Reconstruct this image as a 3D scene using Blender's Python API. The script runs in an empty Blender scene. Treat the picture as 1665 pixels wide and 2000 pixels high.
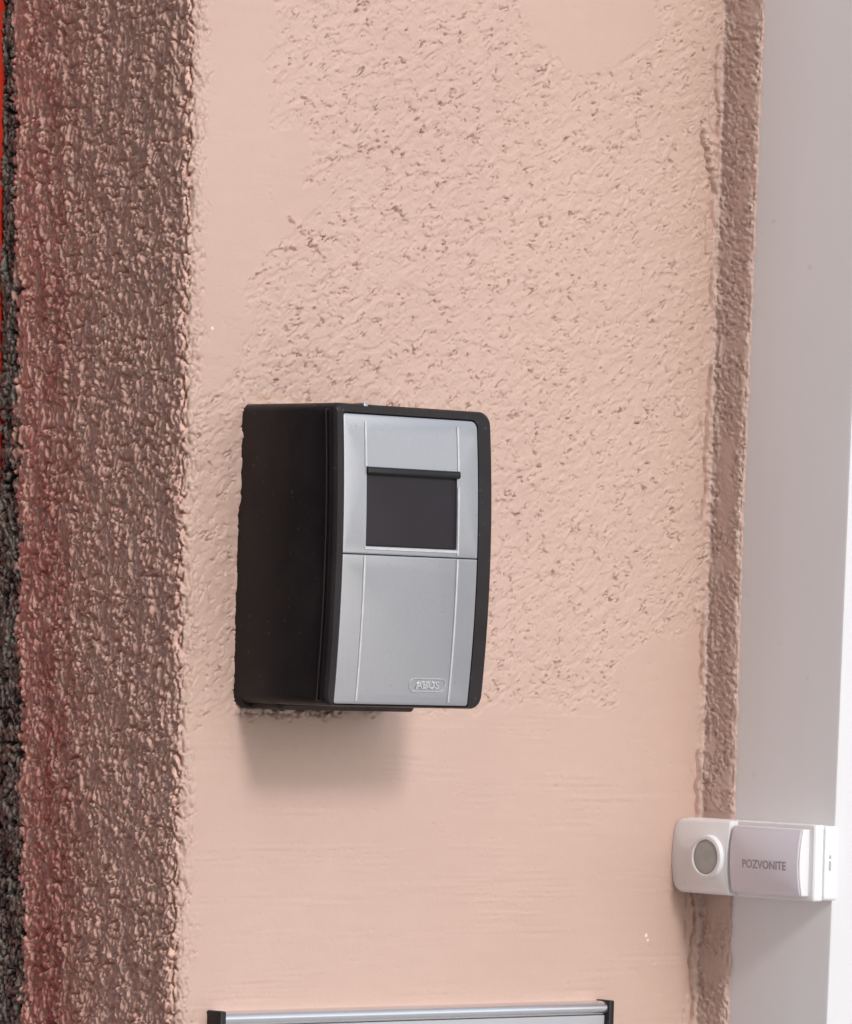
import bpy, bmesh, math
import numpy as np
from mathutils import Matrix, Vector
from mathutils.geometry import tessellate_polygon

scene = bpy.context.scene
col = scene.collection

# ------------------------------------------------------------------ camera
yaw, pitch, roll, dist = math.radians(42), math.radians(1.3), math.radians(1.72), 2.275
F = Vector((math.sin(yaw) * math.cos(pitch), math.cos(yaw) * math.cos(pitch), math.sin(pitch)))
R0 = Vector((math.cos(yaw), -math.sin(yaw), 0))
U0 = R0.cross(F)
R = R0 * math.cos(roll) + U0 * math.sin(roll)
U = U0 * math.cos(roll) - R0 * math.sin(roll)
cam_data = bpy.data.cameras.new('camera')
cam = bpy.data.objects.new('camera', cam_data)
col.objects.link(cam)
cam.matrix_world = Matrix(((R.x, U.x, -F.x, -F.x * dist), (R.y, U.y, -F.y, -F.y * dist),
                           (R.z, U.z, -F.z, -F.z * dist), (0, 0, 0, 1)))
cam_data.sensor_fit = 'VERTICAL'
cam_data.sensor_height = 24
cam_data.sensor_width = 24
cam_data.lens = 24 * 11000 / 2000
cam_data.clip_start = 0.05
cam_data.clip_end = 500
scene.camera = cam

# ------------------------------------------------------------------ light
SUN_EL, SUN_AZ = math.radians(33), math.radians(9.5)    # in front of the wall, a little to its left
world = bpy.data.worlds.new('World')
scene.world = world
world.use_nodes = True
nt = world.node_tree
nt.nodes.clear()
sky = nt.nodes.new('ShaderNodeTexSky')
sky.sky_type = 'NISHITA'
sky.sun_disc = False
sky.sun_elevation = SUN_EL
sky.sun_rotation = math.pi + SUN_AZ
sky.air_density = 1.0
sky.dust_density = 1.6
sky.ozone_density = 1.0
hs = nt.nodes.new('ShaderNodeHueSaturation')            # thin overcast: the blue is nearly gone
hs.inputs['Saturation'].default_value = 0.5
bg = nt.nodes.new('ShaderNodeBackground')
bg.inputs['Strength'].default_value = 0.158
wo = nt.nodes.new('ShaderNodeOutputWorld')
nt.links.new(sky.outputs[0], hs.inputs['Color'])
nt.links.new(hs.outputs[0], bg.inputs['Color'])
nt.links.new(bg.outputs[0], wo.inputs['Surface'])

sun_data = bpy.data.lights.new('sun', 'SUN')
sun_data.energy = 0.86
sun_data.angle = math.radians(10)
sun_data.color = (1.0, 0.98, 0.985)
sun = bpy.data.objects.new('sun', sun_data)
col.objects.link(sun)
to_sun = Vector((-math.sin(SUN_AZ) * math.cos(SUN_EL), -math.cos(SUN_AZ) * math.cos(SUN_EL), math.sin(SUN_EL)))
sun.rotation_euler = to_sun.to_track_quat('Z', 'Y').to_euler()
sun.location = to_sun * 5

vs = scene.view_settings
vs.view_transform = 'Standard'
vs.look = 'None'
vs.gamma = 1
vs.use_curve_mapping = False
vs.exposure = 0.46

# ------------------------------------------------------------------ helpers
def tag(o, label=None, cat=None, group=None, kind=None):
    if label: o['label'] = label
    if cat: o['category'] = cat
    if group: o['group'] = group
    if kind: o['kind'] = kind
    return o

def empty(name, loc=(0, 0, 0), rot=(0, 0, 0)):
    o = bpy.data.objects.new(name, None)
    o.location = loc
    o.rotation_euler = rot
    o.empty_display_size = 0.02
    col.objects.link(o)
    return o

def finish(bm, name, mat, parent=None, fn=None, smooth=35):
    if fn:
        for v in bm.verts:
            v.co = Vector(fn(*v.co))
    bmesh.ops.recalc_face_normals(bm, faces=bm.faces[:])
    me = bpy.data.meshes.new(name)
    bm.to_mesh(me)
    bm.free()
    me.materials.append(mat)
    if smooth:
        me.polygons.foreach_set('use_smooth', [True] * len(me.polygons))
        me.set_sharp_from_angle(angle=math.radians(smooth))
    o = bpy.data.objects.new(name, me)
    col.objects.link(o)
    if parent: o.parent = parent
    return o

def ring(x0, x1, z0, z1, r, w, seg=6):
    """rounded rectangle outline in (u, v) at height w; r is one radius or four (lower left, lower right, upper right, upper left)"""
    if not isinstance(r, (tuple, list)): r = (r,) * 4
    out = []
    for k, (cx, cz, sx, sz, a0) in enumerate(((x0, z0, 1, 1, 180), (x1, z0, -1, 1, 270), (x1, z1, -1, -1, 0), (x0, z1, 1, -1, 90))):
        rr = max(r[k], 1e-5)
        for i in range(seg + 1):
            a = math.radians(a0 + 90 * i / seg)
            out.append((cx + sx * rr + rr * math.cos(a), cz + sz * rr + rr * math.sin(a), w))
    return out

def loft(bm, rings, cap0=True, cap1=True):
    vr = [[bm.verts.new(p) for p in r] for r in rings]
    n = len(vr[0])
    for a, b in zip(vr, vr[1:]):
        for i in range(n):
            bm.faces.new((a[i], a[(i + 1) % n], b[(i + 1) % n], b[i]))
    if cap0: bm.faces.new(vr[0][::-1])
    if cap1: bm.faces.new(vr[-1])
    return vr

def fill(bm, outer, holes):
    pts = [[Vector((v.co.x, v.co.y, 0)) for v in loop] for loop in [outer] + holes]
    flat = [v for loop in [outer] + holes for v in loop]
    for t in tessellate_polygon(pts):
        try: bm.faces.new([flat[i] for i in t])
        except ValueError: pass

def cuts(bm, axis, vals):
    no = Vector((1, 0, 0)) if axis == 0 else Vector((0, 1, 0))
    for c in vals:
        bmesh.ops.bisect_plane(bm, geom=bm.verts[:] + bm.edges[:] + bm.faces[:], dist=1e-7, plane_co=no * c, plane_no=no)

def box(bm, x0, x1, y0, y1, z0, z1, b=0.0):
    g = bmesh.ops.create_cube(bm, size=1.0)
    for v in g['verts']:
        v.co = Vector((x0 + (v.co.x + .5) * (x1 - x0), y0 + (v.co.y + .5) * (y1 - y0), z0 + (v.co.z + .5) * (z1 - z0)))
    if b:
        es = list({e for v in g['verts'] for e in v.link_edges})
        bmesh.ops.bevel(bm, geom=es, offset=b, segments=2, affect='EDGES', profile=.5)

# ------------------------------------------------------------------ materials
def material(name):
    m = bpy.data.materials.new(name)
    m.use_nodes = True
    n = m.node_tree.nodes
    return m, m.node_tree, n['Principled BSDF']

def noise(t, scale, detail=3, rough=.55, coord='Object', stretch=None):
    tc = t.nodes.new('ShaderNodeTexCoord')
    nz = t.nodes.new('ShaderNodeTexNoise')
    nz.inputs['Scale'].default_value = scale
    nz.inputs['Detail'].default_value = detail
    nz.inputs['Roughness'].default_value = rough
    if stretch:
        mp = t.nodes.new('ShaderNodeMapping')
        mp.inputs['Scale'].default_value = stretch
        t.links.new(tc.outputs[coord], mp.inputs[0])
        t.links.new(mp.outputs[0], nz.inputs['Vector'])
    else:
        t.links.new(tc.outputs[coord], nz.inputs['Vector'])
    return nz.outputs['Fac']

def ramp(t, fac, stops):
    r = t.nodes.new('ShaderNodeValToRGB')
    el = r.color_ramp.elements
    while len(el) < len(stops): el.new(.5)
    for e, (p, c) in zip(el, stops):
        e.position = p
        e.color = (*c, 1) if len(c) == 3 else c
    t.links.new(fac, r.inputs[0])
    return r.outputs[0]

def mix(t, fac, a, b):
    m = t.nodes.new('ShaderNodeMix')
    m.data_type = 'RGBA'
    for s, v in ((m.inputs[0], fac), (m.inputs[6], a), (m.inputs[7], b)):
        if hasattr(v, 'is_linked'): t.links.new(v, s)
        elif isinstance(v, (int, float)): s.default_value = v
        else: s.default_value = (*v, 1)
    return m.outputs[2]

def bump(t, p, height, strength, distance):
    b = t.nodes.new('ShaderNodeBump')
    b.inputs['Strength'].default_value = strength
    b.inputs['Distance'].default_value = distance
    t.links.new(height, b.inputs['Height'])
    t.links.new(b.outputs[0], p.inputs['Normal'])

def simple(name, c, rough, c2=None, scale=120, metal=0.0, bstr=0.0, bscale=900, rvar=0.08, stretch=None, spec=.5):
    m, t, p = material(name)
    c2 = c2 or tuple(x * .86 for x in c)
    f = noise(t, scale, 5, .6, stretch=stretch)
    t.links.new(ramp(t, f, [(.35, c2), (.65, c)]), p.inputs['Base Color'])
    rr = ramp(t, noise(t, scale * 2.3, 4), [(.3, (rough - rvar,) * 3), (.7, (rough + rvar,) * 3)])
    t.links.new(rr, p.inputs['Roughness'])
    p.inputs['Metallic'].default_value = metal
    p.inputs['Specular IOR Level'].default_value = spec
    if bstr: bump(t, p, noise(t, bscale, 2), bstr, .0003)
    return m

def attr(t, name):
    a = t.nodes.new('ShaderNodeAttribute')
    a.attribute_name = name
    return a.outputs['Fac']

def stucco_material():
    m, t, p = material('pink_stucco')
    broad = noise(t, 9, 4)
    fine = noise(t, 160, 4)
    c = ramp(t, broad, [(.3, (.582, .408, .338)), (.7, (.622, .442, .368))])
    c = mix(t, ramp(t, fine, [(.35, (.0, .0, .0)), (.75, (.35, .35, .35))]), c, (.568, .402, .330))
    c = mix(t, attr(t, 'side_light_tint'), c, (.78, .50, .41))
    c = mix(t, attr(t, 'strip_bounce_tint'), c, (.60, .455, .395))
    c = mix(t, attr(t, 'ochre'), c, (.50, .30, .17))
    c = mix(t, attr(t, 'red_colour'), c, (.42, .10, .085))
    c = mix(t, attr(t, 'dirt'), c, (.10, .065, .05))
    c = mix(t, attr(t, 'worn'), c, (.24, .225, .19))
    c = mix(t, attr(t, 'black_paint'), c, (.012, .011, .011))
    c = mix(t, attr(t, 'white_speck'), c, (.85, .82, .75))
    t.links.new(c, p.inputs['Base Color'])
    p.inputs['Roughness'].default_value = .48
    p.inputs['Specular IOR Level'].default_value = .45
    bump(t, p, noise(t, 900, 3), .35, .0004)
    return m

M = {}
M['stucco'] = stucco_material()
M['black'] = simple('black_plastic', (.021, .0165, .018), .40, (.018, .014, .0155), 40, bstr=.05, bscale=3000, spec=.26)
def dust(m, scale, lo, hi, c, amount):
    t = m.node_tree
    p = t.nodes['Principled BSDF']
    src = p.inputs['Base Color'].links[0].from_socket
    f = ramp(t, noise(t, scale, 2, .5), [(lo, (0, 0, 0)), (hi, (amount,) * 3)])
    t.links.new(mix(t, f, src, c), p.inputs['Base Color'])
dust(M['black'], 420, .68, .76, (.26, .22, .20), .25)
dust(M['black'], 35, .45, .75, (.10, .08, .07), .12)
M['black_gloss'] = simple('glossy_black_plastic', (.010, .009, .011), .24, scale=60, rvar=.04, spec=.35)
M['screen'] = simple('dark_window', (.025, .020, .025), .45, scale=40, rvar=.02, spec=.25)
M['silver'] = simple('silver_paint', (.44, .44, .462), .36, (.42, .42, .442), 900, metal=.65, rvar=.03, bstr=.08, bscale=3500)
dust(M['silver'], 520, .70, .78, (.16, .15, .14), .30)
dust(M['silver'], 28, .5, .8, (.34, .33, .33), .35)
M['bright_trim'] = simple('bright_trim', (.66, .66, .68), .40, scale=200, metal=.3, rvar=.03)
M['logo'] = simple('embossed_silver', (.72, .725, .74), .25, scale=300, metal=.6, rvar=.03)
M['white_plastic'] = simple('white_plastic', (.88, .88, .90), .34, (.865, .865, .885), 30)
M['grey_rubber'] = simple('grey_rubber', (.47, .47, .455), .55, scale=200)
M['card'] = simple('label_card', (.84, .815, .90), .6, (.82, .795, .88), scale=40)
M['ink'] = simple('grey_ink', (.40, .36, .40), .6, scale=200)
M['white_paint'] = simple('white_paint', (.80, .79, .79), .4, (.785, .775, .775), 8, bstr=.05, bscale=40)
def frame_paint():
    m, t, p = material('white_paint')
    c = ramp(t, noise(t, 6, 4), [(.3, (.755, .755, .775)), (.7, (.79, .79, .81))])
    spots = ramp(t, noise(t, 95, 2, .4), [(.72, (0, 0, 0)), (.78, (.3, .3, .3))])
    c = mix(t, spots, c, (.50, .46, .42))
    streak = ramp(t, noise(t, 30, 5, .6, stretch=(1, 1, .06)), [(.45, (0, 0, 0)), (.8, (.22, .22, .22))])
    c = mix(t, streak, c, (.66, .64, .63))
    t.links.new(c, p.inputs['Base Color'])
    t.links.new(ramp(t, noise(t, 18, 4), [(.3, (.32,) * 3), (.7, (.46,) * 3)]), p.inputs['Roughness'])
    bump(t, p, noise(t, 60, 3), .06, .0004)
    return m
M['white_paint'] = frame_paint()
M['red_colour'] = simple('red_colour', (.60, .040, .020), .35, scale=12)
M['aluminium'] = simple('aluminium', (.78, .79, .81), .24, (.76, .77, .79), scale=40, metal=.9, rvar=.02)
M['acrylic'] = simple('grey_sign_panel', (.46, .47, .49), .35, (.44, .45, .47), 30)
M['dark_glass'] = simple('dark_glass', (.02, .022, .025), .12, scale=5, rvar=.04)
M['render'] = simple('old_render', (.44, .36, .30), .85, (.39, .315, .26), 3, bstr=.3, bscale=40)
M['paving'] = simple('paving', (.54, .51, .48), .8, (.47, .44, .415), 3, bstr=.4, bscale=60)

def clear_material():
    m, t, p = material('clear_plastic')
    p.inputs['Base Color'].default_value = (.80, .78, .80, 1)
    p.inputs['Coat Weight'].default_value = .4
    r = ramp(t, noise(t, 60, 3), [(.3, (.05,) * 3), (.7, (.12,) * 3)])
    t.links.new(r, p.inputs['Roughness'])
    lw = t.nodes.new('ShaderNodeLayerWeight')
    lw.inputs['Blend'].default_value = .25
    t.links.new(ramp(t, lw.outputs['Facing'], [(.0, (.07,) * 3), (.55, (.12,) * 3), (1, (.75,) * 3)]), p.inputs['Alpha'])
    return m
M['clear'] = clear_material()

# ------------------------------------------------------------------ ground
bm = bmesh.new()
s = 150
vs4 = [bm.verts.new(p) for p in ((-s, -s, -1.5), (s, -s, -1.5), (s, s, -1.5), (-s, s, -1.5))]
bm.faces.new(vs4)
tag(finish(bm, 'pavement', M['paving'], smooth=0), 'grey pavement in front of the wall', kind='structure')

# ------------------------------------------------------------------ stucco wall
rng = np.random.RandomState(7)
PERM = rng.permutation(4096).astype(np.int32)
GA = rng.rand(4096) * 2 * np.pi
GX, GY = np.cos(GA).astype(np.float32), np.sin(GA).astype(np.float32)

def perlin(x, y, seed=0):
    x = np.asarray(x, np.float32) + seed * 17.31
    y = np.asarray(y, np.float32) + seed * 9.73
    xi = np.floor(x).astype(np.int32); yi = np.floor(y).astype(np.int32)
    xf = x - xi; yf = y - yi
    u = xf * xf * xf * (xf * (xf * 6 - 15) + 10)
    v = yf * yf * yf * (yf * (yf * 6 - 15) + 10)
    def g(i, j):
        h = PERM[(PERM[(xi + i) & 4095] + yi + j) & 4095]
        return GX[h] * (xf - i) + GY[h] * (yf - j)
    a = g(0, 0); b = g(1, 0); c = g(0, 1); d = g(1, 1)
    return (a + u * (b - a) + v * ((c + u * (d - c)) - (a + u * (b - a)))) * 1.5

def sstep(a, b, x):
    t = np.clip((x - a) / (b - a), 0, 1)
    return t * t * (3 - 2 * t)

XL, XC = -.1265, .1616            # outer corner and inner corner of the wall front
YB = .125                         # how far the left return runs back
# profile along s: left return, outer corner, front, inner corner, right return, its thin edge over the frame
prof = []                         # (x, y, nx, ny)
r1, r2, r3 = .0045, .0022, .0016
for y in np.arange(YB + .012, r1, -.00045): prof.append((XL, y, -1, 0))
for a in np.linspace(0, math.pi / 2, 16):
    prof.append((XL + r1 - r1 * math.cos(a), r1 - r1 * math.sin(a), -math.cos(a), -math.sin(a)))
for x in np.arange(XL + r1 + .00045, XC - r2, .00045): prof.append((x, 0, 0, -1))
for a in np.linspace(0, math.pi / 2, 8):
    prof.append((XC - r2 + r2 * math.sin(a), -r2 + r2 * math.cos(a), -math.sin(a), -math.cos(a)))
YS = -.0183
for y in np.arange(-r2 - .0004, YS + r3, -.0004): prof.append((XC, y, -1, 0))
for a in np.linspace(0, math.pi / 2, 8):
    prof.append((XC + r3 - r3 * math.cos(a), YS + r3 - r3 * math.sin(a), -math.cos(a), -math.sin(a)))
prof.append((XC + r3 + .001, YS, 0, -1))
prof.append((XC + r3 + .004, YS, 0, -1))
prof = np.array(prof, np.float32)
zs = np.concatenate([-np.geomspace(.24, 1.5, 60)[:0:-1], np.arange(-.24, .256, .00047), np.geomspace(.2565, 1.1, 60)]).astype(np.float32)
PX, PZ = np.meshgrid(np.arange(len(prof)), zs)
px, py, nx, ny = (prof[PX, k] for k in range(4))
ss = np.concatenate([[0], np.cumsum(np.hypot(np.diff(prof[:, 0]), np.diff(prof[:, 1])))])[PX].astype(np.float32)
S, Z = ss * 1000, PZ * 1000                                  # millimetres
X, Y = px * 1000, py * 1000
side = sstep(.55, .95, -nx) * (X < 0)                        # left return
strip = sstep(.3, .9, -nx) * (X > 0)                         # right return
edge = (nx > -.3) * (X > XC * 1000) * 1.0
front = np.clip(1 - side - strip - edge, 0, 1)
fade_z = 1.0

# --- where the front is still rough render, outside it the plaster was troweled smooth (mm)
ROUGH = [(-83, 1300), (-83, 211), (-87, 177), (-84, 150), (-66, 149), (-67, 127), (-52, 127), (-71, 111), (-84, 100), (-96, 85), (-93, 69), (-105, 48),
         (-113, 42), (-150, 33), (-150, -88), (-95, -84), (-6, -81), (65, -76), (112, -78), (108, -60), (131, -46), (180, -42),
         (180, 1300), (123, 1300), (123, 232), (121, 204), (98, 189), (78, 183), (54, 194), (44, 199), (41, 224), (41, 1300)]
def poly_sd(px_, pz_, poly):
    d = np.full(px_.shape, 1e9, np.float32); inside = np.zeros(px_.shape, bool)
    n = len(poly)
    for i in range(n):
        ax, az = poly[i]; bx, bz = poly[(i + 1) % n]
        ex, ez = bx - ax, bz - az
        wx, wz = px_ - ax, pz_ - az
        t = np.clip((wx * ex + wz * ez) / (ex * ex + ez * ez), 0, 1)
        d = np.minimum(d, (wx - ex * t) ** 2 + (wz - ez * t) ** 2)
        c = ((az <= pz_) & (bz > pz_)) | ((bz <= pz_) & (az > pz_))
        if bz != az: inside ^= c & (px_ < ax + (pz_ - az) * (ex / ez))
    d = np.sqrt(d)
    return np.where(inside, d, -d)

warp = perlin(S / 11, Z / 11, 1) * 6 + perlin(S / 4, Z / 4, 2) * 4.2 + perlin(S / 1.9, Z / 1.6, 98) * 1.6
rough = sstep(-2.5, 3.5, poly_sd(X + warp, Z + warp * .7, ROUGH))

# --- rough render: flat troweled skin broken by short slanting ledges and pits
wx = S + 1.6 * perlin(S / 9, Z / 9, 3); wz = Z + 1.6 * perlin(S / 9, Z / 9, 4)
tilt = math.radians(27)
u = wx * math.cos(tilt) + wz * math.sin(tilt); v = -wx * math.sin(tilt) + wz * math.cos(tilt)
n1 = perlin(u / 6.5, v / 3.0, 5) + .35 * perlin(u / 2.6, v / 1.6, 6)
gate = sstep(-.30, .45, perlin(S / 10, Z / 10, 8) + .6 * perlin(S / 3.6, Z / 3.6, 9))
ledge = sstep(-.16, -.02, n1) * .40
n2 = perlin(u / 3.6, v / 2.0, 7); n3 = perlin(u / 5.5, v / 2.6, 64)
crev = -np.exp(-(n2 / .070) ** 2) * sstep(.20, .42, perlin(S / 3.6, Z / 3.0, 10)) * 1.8
crev -= np.exp(-(n3 / .055) ** 2) * sstep(.24, .40, perlin(S / 5.4, Z / 4.6, 65)) * 3.0
pits = -sstep(.54, .70, perlin(S / 2.5, Z / 2.0, 11)) * 1.7 * sstep(-.1, .4, perlin(S / 7, Z / 7, 12))
h_rough = (ledge * (.4 + .6 * gate) + (crev + pits) * (.30 + .70 * gate) + .07 * perlin(S / 1.6, Z / 1.4, 13) + .18 * perlin(u / 9, v / 5, 66))
# --- troweled plaster: broad sweeps and faint, nearly level brush marks
low = sstep(-60, -100, Z)
h_smooth = (.10 * perlin(S / 18, Z / 6, 14) + .05 * sstep(.1, .6, perlin(S / 26, Z / 9, 16)) * perlin(S / 16, Z / 1.3, 15)
            + low * sstep(-.2, .5, perlin(S / 60, Z / 14, 17)) * (.14 * perlin(S / 45, Z / 2.0, 18) + .08 * perlin(S / 24, Z / 1.2, 19) - .22 * sstep(.5, .75, perlin(S / 3.5, Z / 1.5, 87)))
            + sstep(.45, .7, perlin(S / 7, Z / 3.2, 63)) * sstep(-.1, .5, perlin(S / 30, Z / 30, 69)) * (.25 * perlin(S / 2.2, Z / 1.2, 67) - .1)
            + .02 * perlin(S / 1.4, Z / 1.4, 20))
skin = sstep(-.8, .9, poly_sd(X + warp, Z + warp * .7, ROUGH))
h_front = .30 * (1 - skin) + rough * h_rough + (1 - rough) * h_smooth + .55 * perlin(S / 55, Z / 60, 21)
# --- left return: coarse roughcast drawn into upright ridges
sx = S + 1.0 * perlin(S / 5, Z / 9, 22) + .25 * Z * 0; sz = Z + 2.0 * perlin(S / 7, Z / 8, 23)
a1 = perlin(sx / 3.4, sz / 8.5, 24); a2 = perlin(sx / 2.0, sz / 4.6, 25); a3 = perlin(S / 8, Z / 18, 26)
a4 = perlin(sx / 1.35, sz / 2.9, 88)
lump = sstep(0, .20, np.abs(a1 + .06)) * 1.0 + sstep(0, .24, np.abs(a2)) * .85 + sstep(-.30, .35, a4) * .80
grain = .42 * perlin(S / .9, Z / 1.5, 27)
lump -= np.exp(-((a1 + .06) / .075) ** 2) * 2.2 + np.exp(-((perlin(sx / 2.4, sz / 7.5, 96)) / .065) ** 2) * 1.7
lump += .5 * sstep(.1, .5, perlin(sx / 2.8, sz / 7.0, 97))
h_side = (lump + grain) * (.95 + .35 * perlin(S / 9, Z / 18, 28)) + .8 * a3 - 1.4
h_side += -1.9 * sstep(.50, .66, perlin(sx / 4.2, sz / 8, 68))
# --- right return: finer grain slanting the other way, some of it filled flat
ut = S * .8 - Z * .6; vt = S * .6 + Z * .8
b1 = perlin(ut / 2.2, vt / 1.15, 29); b2 = perlin(ut / 4.2, vt / 2.0, 85)
h_strip = (.42 * sstep(-.35, .45, b1) + .40 * sstep(-.25, .2, b2) - .45 + .38 * perlin(S / .95, Z / 1.1, 30)
           - .9 * sstep(.45, .65, perlin(S / 1.9, Z / 2.2, 86))) * (.15 + .85 * sstep(-.5, .1, perlin(S / 12, Z / 13, 31))) + .3 * perlin(S / 9, Z / 18, 32)

# weights; bumps of the return spill a few millimetres round the outer corner
de = X - XL * 1000
spill = sstep(11, 1.5, de + 5 * perlin(S / 6, Z / 9, 33)) * front * (X < 0)
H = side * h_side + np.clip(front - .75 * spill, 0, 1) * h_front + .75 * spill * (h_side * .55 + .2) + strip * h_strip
# broken lip beside the inner corner
dc = XC * 1000 - X
for k, (off, amp, w, g0) in enumerate(((3.6, 3.4, .65, -.10), (7.5, 1.6, .5, .12))):
    line = off + 2.0 * perlin(Z * 0 + 3.3, Z / 17, 40 + k) + .8 * perlin(Z * 0 + 7.1, Z / 4, 44 + k)
    on = sstep(g0, g0 + .16, perlin(Z * 0 + 1.7, Z / 26, 48 + k) + .1)
    H -= front * on * amp * np.exp(-((dc - line) / w) ** 2) * (.7 + .5 * perlin(S / 2, Z / 2.5, 52 + k))
    H += front * on * .55 * sstep(line - .2, line - 1.0, dc) * sstep(-1, .8, dc) * (.6 + .8 * perlin(S / 2.2, Z / 3, 56 + k))
cn = np.exp(-(np.maximum(dc, 0) / 3.5) ** 2) * front * (X > 0) + np.exp(-((Y + 1) / 4.0) ** 2) * strip
H += cn * (1.0 * perlin(Z * 0 + .7, Z / 14, 93) + .7 * perlin(Z * 0 + .2, Z / 4.2, 94) + .5 * perlin(S / 2.2, Z / 1.9, 95) + .2)
for pts in (((-77, 113), (-71.5, 110), (-69, 107)), ((-66, 104), (-62, 102.5), (-56.5, 96)), ((-88, 98), (-82, 100.5), (-72, 101)), ((-97, 87), (-92, 90), (-86, 92.5)), ((112, -14), (115, -17), (116, -21))):
    for (ax, az), (bx, bz) in zip(pts, pts[1:]):
        qx_ = X + 1.3 * perlin(S / 2.2, Z / 2.2, 99); qz_ = Z + 1.3 * perlin(S / 2.5, Z / 2.5, 100)
        tt = np.clip(((qx_ - ax) * (bx - ax) + (qz_ - az) * (bz - az)) / ((bx - ax) ** 2 + (bz - az) ** 2), 0, 1)
        dd = (qx_ - ax - tt * (bx - ax)) ** 2 + (qz_ - az - tt * (bz - az)) ** 2
        H -= front * 1.7 * np.exp(-dd / .13) * sstep(-.45, .2, perlin(S / 2.0, Z / 2.0, 101))
        H += front * .25 * np.exp(-((qx_ - ax - tt * (bx - ax)) ** 2 + (qz_ - az - 1.3 - tt * (bz - az)) ** 2) / 1.1)
dl = 11 - 9 * np.clip((165 - Z) / 26, 0, 1) + 1.6 * perlin(Z * 0 + 2.2, Z / 3.6, 80)
onl = sstep(137, 141, Z) * sstep(170, 164, Z)
H -= front * onl * 4.0 * np.exp(-((dc - dl) / .9) ** 2) * (.75 + .6 * perlin(S / 2, Z / 2.2, 81))
H += front * onl * .9 * sstep(dl - .3, dl - 1.4, dc) * (.7 + .9 * perlin(S / 1.9, Z / 2.6, 82))
eb = sstep(YS * 1000 + 3.2, YS * 1000 + .6, Y) * (X > XC * 1000 - 1)
H += eb * (.9 * perlin(S / 3, Z / 7, 83) + .6 * perlin(S / 1.2, Z / 2.0, 84) - .1)
H += strip * .5 * sstep(.1, .5, perlin(Z * 0 + 5.3, Z / 20, 60)) * np.exp(-((-Y - 3.6 - perlin(Z * 0 + .3, Z / 15, 61)) / .55) ** 2)

# render smeared up against the key box, smooth bedding behind it
BX0, BX1, BZ0, BZ1 = -97.3, -17.2, -80.8, 38.8
qx = np.maximum(np.maximum(BX0 - X, X - BX1), 0); qz = np.maximum(np.maximum(BZ0 - Z, Z - BZ1), 0)
q = np.hypot(qx, qz)
inb = np.minimum(np.minimum(X - BX0, BX1 - X), np.minimum(Z - BZ0, BZ1 - Z))
q = np.where(inb > 0, -inb, q)
bead = np.exp(-((q - .6) / 1.2) ** 2) * np.clip(.5 + 1.2 * perlin(S / 5, Z / 6, 62), 0, 2) * 1.5
top_or_left = np.clip((X < BX0 + 3) * 1.0 + (Z > BZ1 - 3) * .6 + (Z < BZ0 + 2) * (X < -60) * .8, 0, 1)
H = np.where((q < -1.5) & (front > .5), -.4, H + front * bead * top_or_left)
# flat bed behind the bell and behind the sign
bell = (Y < 1) * sstep(1.5, 0, np.maximum(np.maximum(-156 - Z, Z + 121), 0)) * strip
H = H * (1 - bell) + bell * -.3
# taper detail into the coarse rows outside the working area
H = H.astype(np.float32)
lean = (-.0163 * np.clip(PZ, -.4, .4)) * sstep(-.02, -.1265, px)         # the outer corner is a little out of plumb
push = -.018 * np.clip(PZ, 0, .4) * sstep(-.008, YS, py) * (px > .1)     # the right return widens upwards
VX = px + nx * H / 1000 + lean
VY = py + ny * H / 1000 + push
co = np.stack([VX, VY, np.broadcast_to(PZ, VX.shape)], -1).reshape(-1, 3).astype(np.float32)
rows, cols_ = PX.shape
idx = np.arange(rows * cols_).reshape(rows, cols_)
quads = np.stack([idx[:-1, :-1], idx[:-1, 1:], idx[1:, 1:], idx[1:, :-1]], -1).reshape(-1, 4)
me = bpy.data.meshes.new('stucco_wall')
me.vertices.add(len(co)); me.vertices.foreach_set('co', co.ravel())
me.loops.add(quads.size); me.loops.foreach_set('vertex_index', quads.ravel().astype(np.int32))
me.polygons.add(len(quads))
me.polygons.foreach_set('loop_start', np.arange(0, quads.size, 4, dtype=np.int32))
me.update(calc_edges=True)
me.polygons.foreach_set('use_smooth', np.ones(len(quads), bool))

def put(name, a):
    at = me.attributes.new(name, 'FLOAT', 'POINT')
    at.data.foreach_set('value', np.ascontiguousarray(np.broadcast_to(a, X.shape), np.float32).ravel())
yb = 104.5 + .044 * np.clip(Z, -300, 300) + 4.0 * perlin(S / 6, Z / 7, 70) + 2 * perlin(S / 2, Z / 2.5, 71)
black = sstep(-1, 1.5, Y - yb) * side
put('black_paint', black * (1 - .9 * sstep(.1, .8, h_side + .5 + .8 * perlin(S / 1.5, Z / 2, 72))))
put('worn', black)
put('side_light_tint', side * .9)  # left return coloured lighter and warmer, imitating warm light in the shade
put('strip_bounce_tint', strip * .9)  # right return coloured greyer to cancel pink light bounced off the front
band = np.exp(-((Y - (84 + .040 * np.clip(Z, -300, 300) + 7 * perlin(S * 0, Z / 45, 90))) / 17) ** 2)  # uneven upright red band on the left return, stronger lower down
put('red_colour', side * band * np.clip(.36 + .45 * perlin(S / 6, Z / 26, 91) + .35 * perlin(S / 1.6, Z / 5, 92) - .0010 * np.clip(Z, -250, 250), 0, .72) * (1 - black))
put('ochre', front * .8 * np.exp(-((Z - 40) / 2.2) ** 2) * (X > -92) * (X < -35) * sstep(.0, .5, perlin(S / 8, Z / 3, 73))
    + .35 * front * sstep(.55, .8, perlin(S / 5, Z / 6, 74)) * rough * sstep(70, 160, de) * 0)
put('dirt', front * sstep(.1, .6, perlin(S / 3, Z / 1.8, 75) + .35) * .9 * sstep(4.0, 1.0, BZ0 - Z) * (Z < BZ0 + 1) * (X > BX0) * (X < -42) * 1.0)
sp = np.zeros_like(X)
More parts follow.
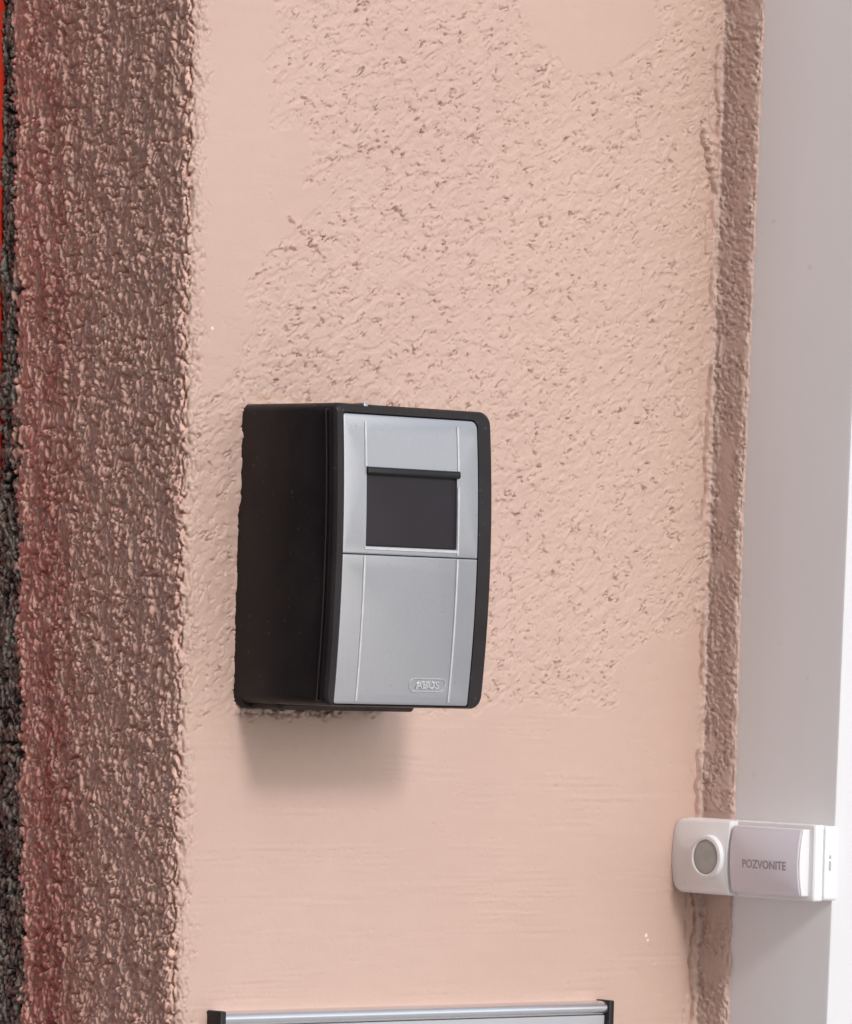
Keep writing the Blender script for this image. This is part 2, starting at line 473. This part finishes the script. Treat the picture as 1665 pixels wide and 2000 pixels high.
for (cx, cz, r_) in ((-114.5, 67.5, .55), (131, -172.5, .7), (132, -174.5, .5)):
    sp = np.maximum(sp, sstep(r_ + .25, r_ - .1, np.hypot(X - cx, Z - cz)) * front)
put('white_speck', sp)
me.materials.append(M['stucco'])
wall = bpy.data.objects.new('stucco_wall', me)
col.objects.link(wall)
tag(wall, 'pink painted rough stucco wall with smooth troweled patches and a darker rough side return', 'wall')

# ------------------------------------------------------------------ white frame on the right
fr = empty('door_frame', (XC + .002, -.0785, -1.5), (math.radians(1.0), 0, 0))
fr.location.y += math.tan(math.radians(1.0)) * 1.5
tag(fr, 'white painted door frame standing forward beside the stucco strip', 'door frame')
bm = bmesh.new()
box(bm, 0, .17, 0, .16, 0, 2.6, .0016)
finish(bm, 'jamb', M['white_paint'], fr)
bm = bmesh.new()
box(bm, .171, .90, .03, .075, .01, 2.6, .002)
finish(bm, 'door_leaf', M['white_paint'], fr)

# ------------------------------------------------------------------ red door on the left
rd = empty('red_door', (-.1215, .1166 + .016 * -1.5, -1.5), (math.radians(-.92), 0, 0))
tag(rd, 'bright red painted door edge at the far left beside the dark rough return', 'door')
bm = bmesh.new()
box(bm, -.070, 0, 0, .06, 0, 2.6, .003)
finish(bm, 'stile', M['red_colour'], rd)
bm = bmesh.new()
box(bm, -.80, -.069, .0, .06, 0, .45, .003)
finish(bm, 'rail', M['red_colour'], rd)
bm = bmesh.new()
box(bm, -.80, -.071, .025, .035, .44, 2.6, .001)
finish(bm, 'pane', M['dark_glass'], rd)

# ------------------------------------------------------------------ unseen wall added on the left, keeps sky light off left-facing surfaces
hs_ = empty('unseen_sky_blocker', (-2.6, -.4, -1.5))
tag(hs_, 'added unseen plastered wall with dark windows, blocks sky light from the left', kind='structure')
bm = bmesh.new()
ys = [-8, -6.6, -5.6, -3.9, -2.9, -1.2 - .4, 0]
zl = [0, 1.1, 2.5, 4.1, 5.5, 7.8]
for a in range(len(ys) - 1):
    for b in range(len(zl) - 1):
        if not (a in (1, 3) and b in (1, 3)):
            bm.faces.new([bm.verts.new((0, y, z)) for y, z in ((ys[a], zl[b]), (ys[a + 1], zl[b]), (ys[a + 1], zl[b + 1]), (ys[a], zl[b + 1]))])
bmesh.ops.remove_doubles(bm, verts=bm.verts[:], dist=1e-4)
g = bmesh.ops.extrude_face_region(bm, geom=bm.faces[:], use_keep_orig=True)
for v_ in g['geom']:
    if isinstance(v_, bmesh.types.BMVert): v_.co.x -= .3
finish(bm, 'wall', M['render'], hs_, smooth=0)
for a in (1, 3):
    for b in (1, 3):
        bm = bmesh.new()
        box(bm, -.15, -.10, ys[a] + .001, ys[a + 1] - .001, zl[b] + .001, zl[b + 1] - .001)
        finish(bm, 'window', M['dark_glass'], hs_, smooth=0)

# ------------------------------------------------------------------ key box
KX, KZ, KW, KH, KD = -.0992, -.0783, .0818, .1171, .0556
kb = empty('key_box', (KX, 0, KZ))
tag(kb, 'black wall mounted key box with curved silver front and dark square window', 'key box')
def sag(v): return .0028 * (1 - ((v - KH * .52) / (KH * .52)) ** 2)
def front_map(u_, v_, w_):
    k = min(1, max(0, w_ / (KD - .004)))
    return (u_ + .26 * sag(v_) * max(0, u_ / KW), -(w_ + sag(v_) * k), v_)
zc = [KH * i / 22 for i in range(1, 22)]
R4 = (.0040, .0050, .0050, .0034)
def inset(l, r, b, t): return (l, KW - r, b, KH - t)
bm = bmesh.new()
rr = [ring(*inset(.0004, .0004, 0, 0), R4, -.001), ring(*inset(0, 0, 0, 0), R4, KD - .0016),
      ring(*inset(.0003, .0003, .0002, .0003), R4, KD - .0007), ring(*inset(.001, .001, .0004, .001), R4, KD),
      ring(*inset(.0034, .0076, .0007, .0034), (.0012, .0012, .003, .0014), KD),
      ring(*inset(.0037, .0079, .0009, .0037), (.0012, .0012, .003, .0014), KD - .0018)]
vr = loft(bm, rr, True, False)
fill(bm, vr[-1], [])
cuts(bm, 1, zc)
body = finish(bm, 'body', M['black'], kb, front_map)
# raised edging bead along the left front edge
bm = bmesh.new()
loft(bm, [ring(-.0005, .0011, .002, KH - .0025, .0005, KD - .0052, 3), ring(-.0007, .0011, .002, KH - .0025, .0005, KD - .0044, 3),
          ring(-.0007, .0011, .002, KH - .0025, .0005, KD - .0032, 3), ring(-.0005, .0011, .002, KH - .0025, .0005, KD - .0026, 3)])
cuts(bm, 1, zc)
finish(bm, 'edge_bead', M['black_gloss'], kb, front_map)
# back plate against the wall
bm = bmesh.new()
loft(bm, [ring(.0006, KW - .0006, -.0022, KH - .002, .004, -.001), ring(.0006, KW - .0006, -.0022, KH - .002, .004, .0035),
          ring(.0012, KW - .0012, -.0016, KH - .003, .004, .0045)])
finish(bm, 'back_plate', M['black'], kb, lambda a, b, c: (a, -c, b))
bm = bmesh.new()
loft(bm, [ring(.006, KW - .004, -.0022, .004, .002, .004), ring(.006, KW - .004, -.0022, .004, .002, .020), ring(.008, KW - .006, -.0006, .004, .002, .022)])
finish(bm, 'lower_lip', M['black'], kb, lambda a, b, c: (a, -c, b))

PX0, PX1, PSEAM, PTOP = .0040, KW - .0082, .0590, KH - .0040
WX0, WX1, WZ0, WZ1 = PX0 + .0114, PX1 - .0112, PSEAM + .0032, PSEAM + .0338
def plate(name, x0, x1, z0, z1, r, w0, w1, mat, parent, hole=None, b=.0004, fn=front_map, zcuts=zc, xcuts=(), smooth=35):
    bm = bmesh.new()
    rs = r if isinstance(r, tuple) else (r,) * 4
    vr = loft(bm, [ring(x0, x1, z0, z1, rs, w0), ring(x0, x1, z0, z1, rs, w1 - b),
                   ring(x0 + b * .3, x1 - b * .3, z0 + b * .3, z1 - b * .3, rs, w1 - b * .3), ring(x0 + b, x1 - b, z0 + b, z1 - b, rs, w1)], not hole, False)
    if hole:
        hr = loft(bm, [ring(*hole, .0003, w1, 1), ring(*hole, .0003, w0, 1)], False, False)
        fill(bm, vr[-1], [hr[0]])
        fill(bm, vr[0], [hr[1]])
    else:
        fill(bm, vr[-1], [])
    cuts(bm, 1, zcuts)
    if xcuts: cuts(bm, 0, xcuts)
    return finish(bm, name, mat, parent, fn, smooth)
cover = plate('upper_cover', PX0, PX1, PSEAM + .00015, PTOP, (.0003, .0003, .0030, .0010), KD - .0014, KD + .0003, M['silver'], kb, (WX0, WX1, WZ0, WZ1))
flap = plate('lower_flap', PX0, PX1, .0011, PSEAM - .00015, (.0008, .0010, .0003, .0003), KD - .0014, KD + .0003, M['silver'], kb)
for x in (WX0 - .0004, WX1 + .0007):
    plate('trim_line', x - .00045, x + .00045, .0022, PSEAM - .0007, .0001, KD, KD + .0007, M['bright_trim'], flap, b=.00015, smooth=0)
    plate('trim_line', x - .00045, x + .00045, WZ1 + .0002, PTOP - .0026, .0001, KD, KD + .0007, M['bright_trim'], cover, b=.00015, smooth=0)
plate('trim_line', WX1 + .00025, WX1 + .00115, PSEAM + .001, WZ1 - .006, .0001, KD, KD + .0007, M['bright_trim'], cover, b=.00015, smooth=0)
plate('trim_line', WX0 - .0004, WX1 + .0009, WZ0 - .0013, WZ0 - .0003, .0001, KD, KD + .0006, M['bright_trim'], cover, b=.00015, smooth=0)
win = plate('window', WX0 + .0001, WX1 - .0001, WZ0 + .0001, WZ1 - .0001, .0003, KD - .0013, KD - .0002, M['screen'], kb)
plate('window_hood', WX0, WX1 + .0013, WZ1 - .0028, WZ1 + .0002, (.0005, .0009, .0005, .0003), KD - .0004, KD + .0014, M['black_gloss'], win, b=.0006)
# small silver catch breaking the top rim
bm = bmesh.new()
box(bm, .0150, .0172, -(KD + .0002), -(KD - .006), KH - .0034, KH + .0006, .0004)
finish(bm, 'catch', M['silver'], kb)
for (a, sgn, b) in ((KW, 1, .083), (KW, 1, .036), (0, -1, .036)):
    bm = bmesh.new()
    loft(bm, [ring(-.0007, .0007, -.0014, .0014, .0006, -.0003, 4), ring(-.0007, .0007, -.0014, .0014, .0006, .0003, 4), ring(-.0003, .0003, -.0010, .0010, .0003, .0005, 4)])
    finish(bm, 'side_nub', M['black_gloss'], body, lambda u_, v_, w_, a=a, sgn=sgn, b=b: (a + sgn * w_, -(KD - .004 + sag(b) + u_), b + v_))

# maker's mark: raised rounded outline with lettering
def text_mesh(name, body_, size, mat, parent, fn, extrude=.0001, width=None, height=None, bold=0.0):
    cu = bpy.data.curves.new(name + '_curve', 'FONT')
    cu.body = body_
    cu.size = size
    cu.extrude = extrude
    cu.offset = bold
    cu.resolution_u = 3
    tmp = bpy.data.objects.new(name + '_tmp', cu)
    col.objects.link(tmp)
    dg = bpy.context.evaluated_depsgraph_get()
    me_ = bpy.data.meshes.new_from_object(tmp.evaluated_get(dg))
    bpy.data.objects.remove(tmp)
    bpy.data.curves.remove(cu)
    bm = bmesh.new(); bm.from_mesh(me_); bpy.data.meshes.remove(me_)
    xs = [v_.co.x for v_ in bm.verts]; ys = [v_.co.y for v_ in bm.verts]
    kx = width / (max(xs) - min(xs)) if width else 1
    ky = height / (max(ys) - min(ys)) if height else 1
    for v_ in bm.verts:
        v_.co.x = (v_.co.x - (max(xs) + min(xs)) / 2) * kx
        v_.co.y = (v_.co.y - (max(ys) + min(ys)) / 2) * ky
    return finish(bm, name, mat, parent, fn, smooth=0)
LX, LZ, LW, LH = .0513, .0090, .0196, .0057
bm = bmesh.new()
o_, i_, e_ = LH / 2, LH / 2 - .0006, .00035
loft(bm, [ring(LX - LW / 2, LX + LW / 2, LZ - LH / 2, LZ + LH / 2, o_ * .98, KD, 8),
          ring(LX - LW / 2 + .0002, LX + LW / 2 - .0002, LZ - LH / 2 + .0002, LZ + LH / 2 - .0002, (o_ - .0002) * .98, KD + .0003 + e_, 8),
          ring(LX - LW / 2 + .0005, LX + LW / 2 - .0005, LZ - LH / 2 + .0005, LZ + LH / 2 - .0005, (o_ - .0005) * .98, KD + .0003 + e_, 8),
          ring(LX - LW / 2 + .0007, LX + LW / 2 - .0007, LZ - LH / 2 + .0007, LZ + LH / 2 - .0007, (o_ - .0007) * .98, KD + .0002, 8)], False, False)
mark = finish(bm, 'maker_mark', M['logo'], flap, front_map)
text_mesh('lettering', 'ABUS', .004, M['logo'], flap, lambda a, b, c: front_map(a + LX, b + LZ, c + KD + .0004), .0003, .0125, .0030, .00012)

# ------------------------------------------------------------------ door bell on the return and frame
BL, BH = .0788, .0316
db = empty('door_bell', (XC + .0018, .0004, -.1545))
tag(db, 'small white doorbell with round grey button and clear name window', 'doorbell')
def bell_map(u_, v_, w_):
    k = min(1, max(0, (w_ - .0124) / .0034))
    return (-(w_ + k * .0024 * (1 - (2 * v_ / BH - 1) ** 2)), -u_, v_)
bc = [BH * i / 10 for i in range(1, 10)]
plate('base_plate', .001, BL, .0004, BH - .0004, (.003, .0015, .0015, .003), 0, .0074, M['white_plastic'], db, b=.0006, fn=bell_map, zcuts=bc)
CU = .0330                                             # where the button end stops and the name window starts
bm = bmesh.new()
Rb = (.0042, .0012, .0012, .0042)
vr = loft(bm, [ring(.0, BL - .0012, 0, BH, Rb, .0070), ring(0, BL - .0012, 0, BH, Rb, .0118),
               ring(.0006, BL - .0018, .0005, BH - .0005, Rb, .0124)], True, False)
fill(bm, vr[-1], [])
cuts(bm, 1, bc)
housing = finish(bm, 'housing', M['white_plastic'], db, bell_map)
plate('button_half', .0004, CU, .0003, BH - .0003, (.0042, .0006, .0006, .0042),   .0118, .0168, M['white_plastic'], db, b=.0012, fn=bell_map, zcuts=bc)
# round push button
def disc(name, r0, r1, w0, w1, mat, parent, cu_, cv_, dome=0.0):
    bm = bmesh.new()
    n = 40
    def circ(r_, w_): return [(cu_ + r_ * math.cos(2 * math.pi * i / n), cv_ + r_ * math.sin(2 * math.pi * i / n), w_) for i in range(n)]
    rs = [circ(r0, w0), circ(r0 - .0001, w1 - .0006), circ(r0 - .0003, w1 - .0002), circ(r0 - .0007, w1)]
    if r1: rs += [circ(r1 + .0003, w1), circ(r1, w1 - .0003), circ(r1, w1 - .0012)]
    else: rs += [circ(r0 * .7, w1 + dome * .5), circ(r0 * .35, w1 + dome * .9)]
    loft(bm, rs, True, not r1)
    if r1: pass
    return finish(bm, name, mat, parent, lambda u_, v_, w_: (-(w_ + .0023), -u_, v_))
BU, BV = .0226, .0158
btn = disc('button_ring', .0093, .0072, .0160, .0188, M['white_plastic'], db, BU, BV)
disc('button', .00722, 0, .0164, .0184, M['grey_rubber'], db, BU, BV, .0003)
# name window
tray = plate('card_tray', CU + .0014, BL - .0042, .0020, BH - .0020, .0006, .0120, .0156, M['white_plastic'], db, b=.0002, fn=bell_map, zcuts=bc)
card = plate('name_card', CU + .0016, BL - .0050, .0022, BH - .0022, .0006, .0157, .0160, M['card'], db, b=.0001, fn=bell_map, zcuts=bc)
tcu, tcv = .0546, .0142
text_mesh('name_text', 'POZVONITE', .004, M['ink'], card, lambda a, b, c: bell_map(a + tcu, b + tcv, c + .01606), .00004, .0252, .0036, .00008)
plate('clear_cover', CU + .0002, BL - .0026, .0004, BH - .0004, .0012, .0126, .0170, M['clear'], db, b=.0012, fn=bell_map, zcuts=bc)
bm = bmesh.new()
for (v0, v1) in ((.0128, .0168), (.0176, .0192)):
    box(bm, -.0050, -.0036, -(BL + .0001), -(BL - .001), v0, v1, .0002)
finish(bm, 'release_slot', M['grey_rubber'], db)

# ------------------------------------------------------------------ sign below
SX0, SX1, ST, SH = -.1072, .1058, -.1990, .148
sg = empty('wall_sign', (SX0, 0, ST - SH))
tag(sg, 'grey wall sign with aluminium top rail and black end caps below the key box', 'sign')
SW = SX1 - SX0
bm = bmesh.new()
box(bm, .0030, SW - .0030, -.0058, .001, .0, SH - .0058, .0003)
finish(bm, 'panel', M['acrylic'], sg)
def rail(name, zt):
    bm = bmesh.new()
    n = 14
    def sec(x): return [(x, (.0006 if i in (0, n - 1) else -.0030 - .0046 * math.sin(math.pi * i / (n - 1)) ** .8) if True else 0, zt - .0029 - .0029 * math.cos(math.pi * i / (n - 1)) * -1) for i in range(n)]
    loft(bm, [sec(.0031), sec(SW - .0031)])
    return finish(bm, name, M['aluminium'], sg)
rail('top_rail', SH)
for x0 in (0, SW - .0030):
    bm = bmesh.new()
    box(bm, x0, x0 + .0030, -.0085, .001, -.0004, SH + .0004, .0006)
    finish(bm, 'end_cap', M['black'], sg)
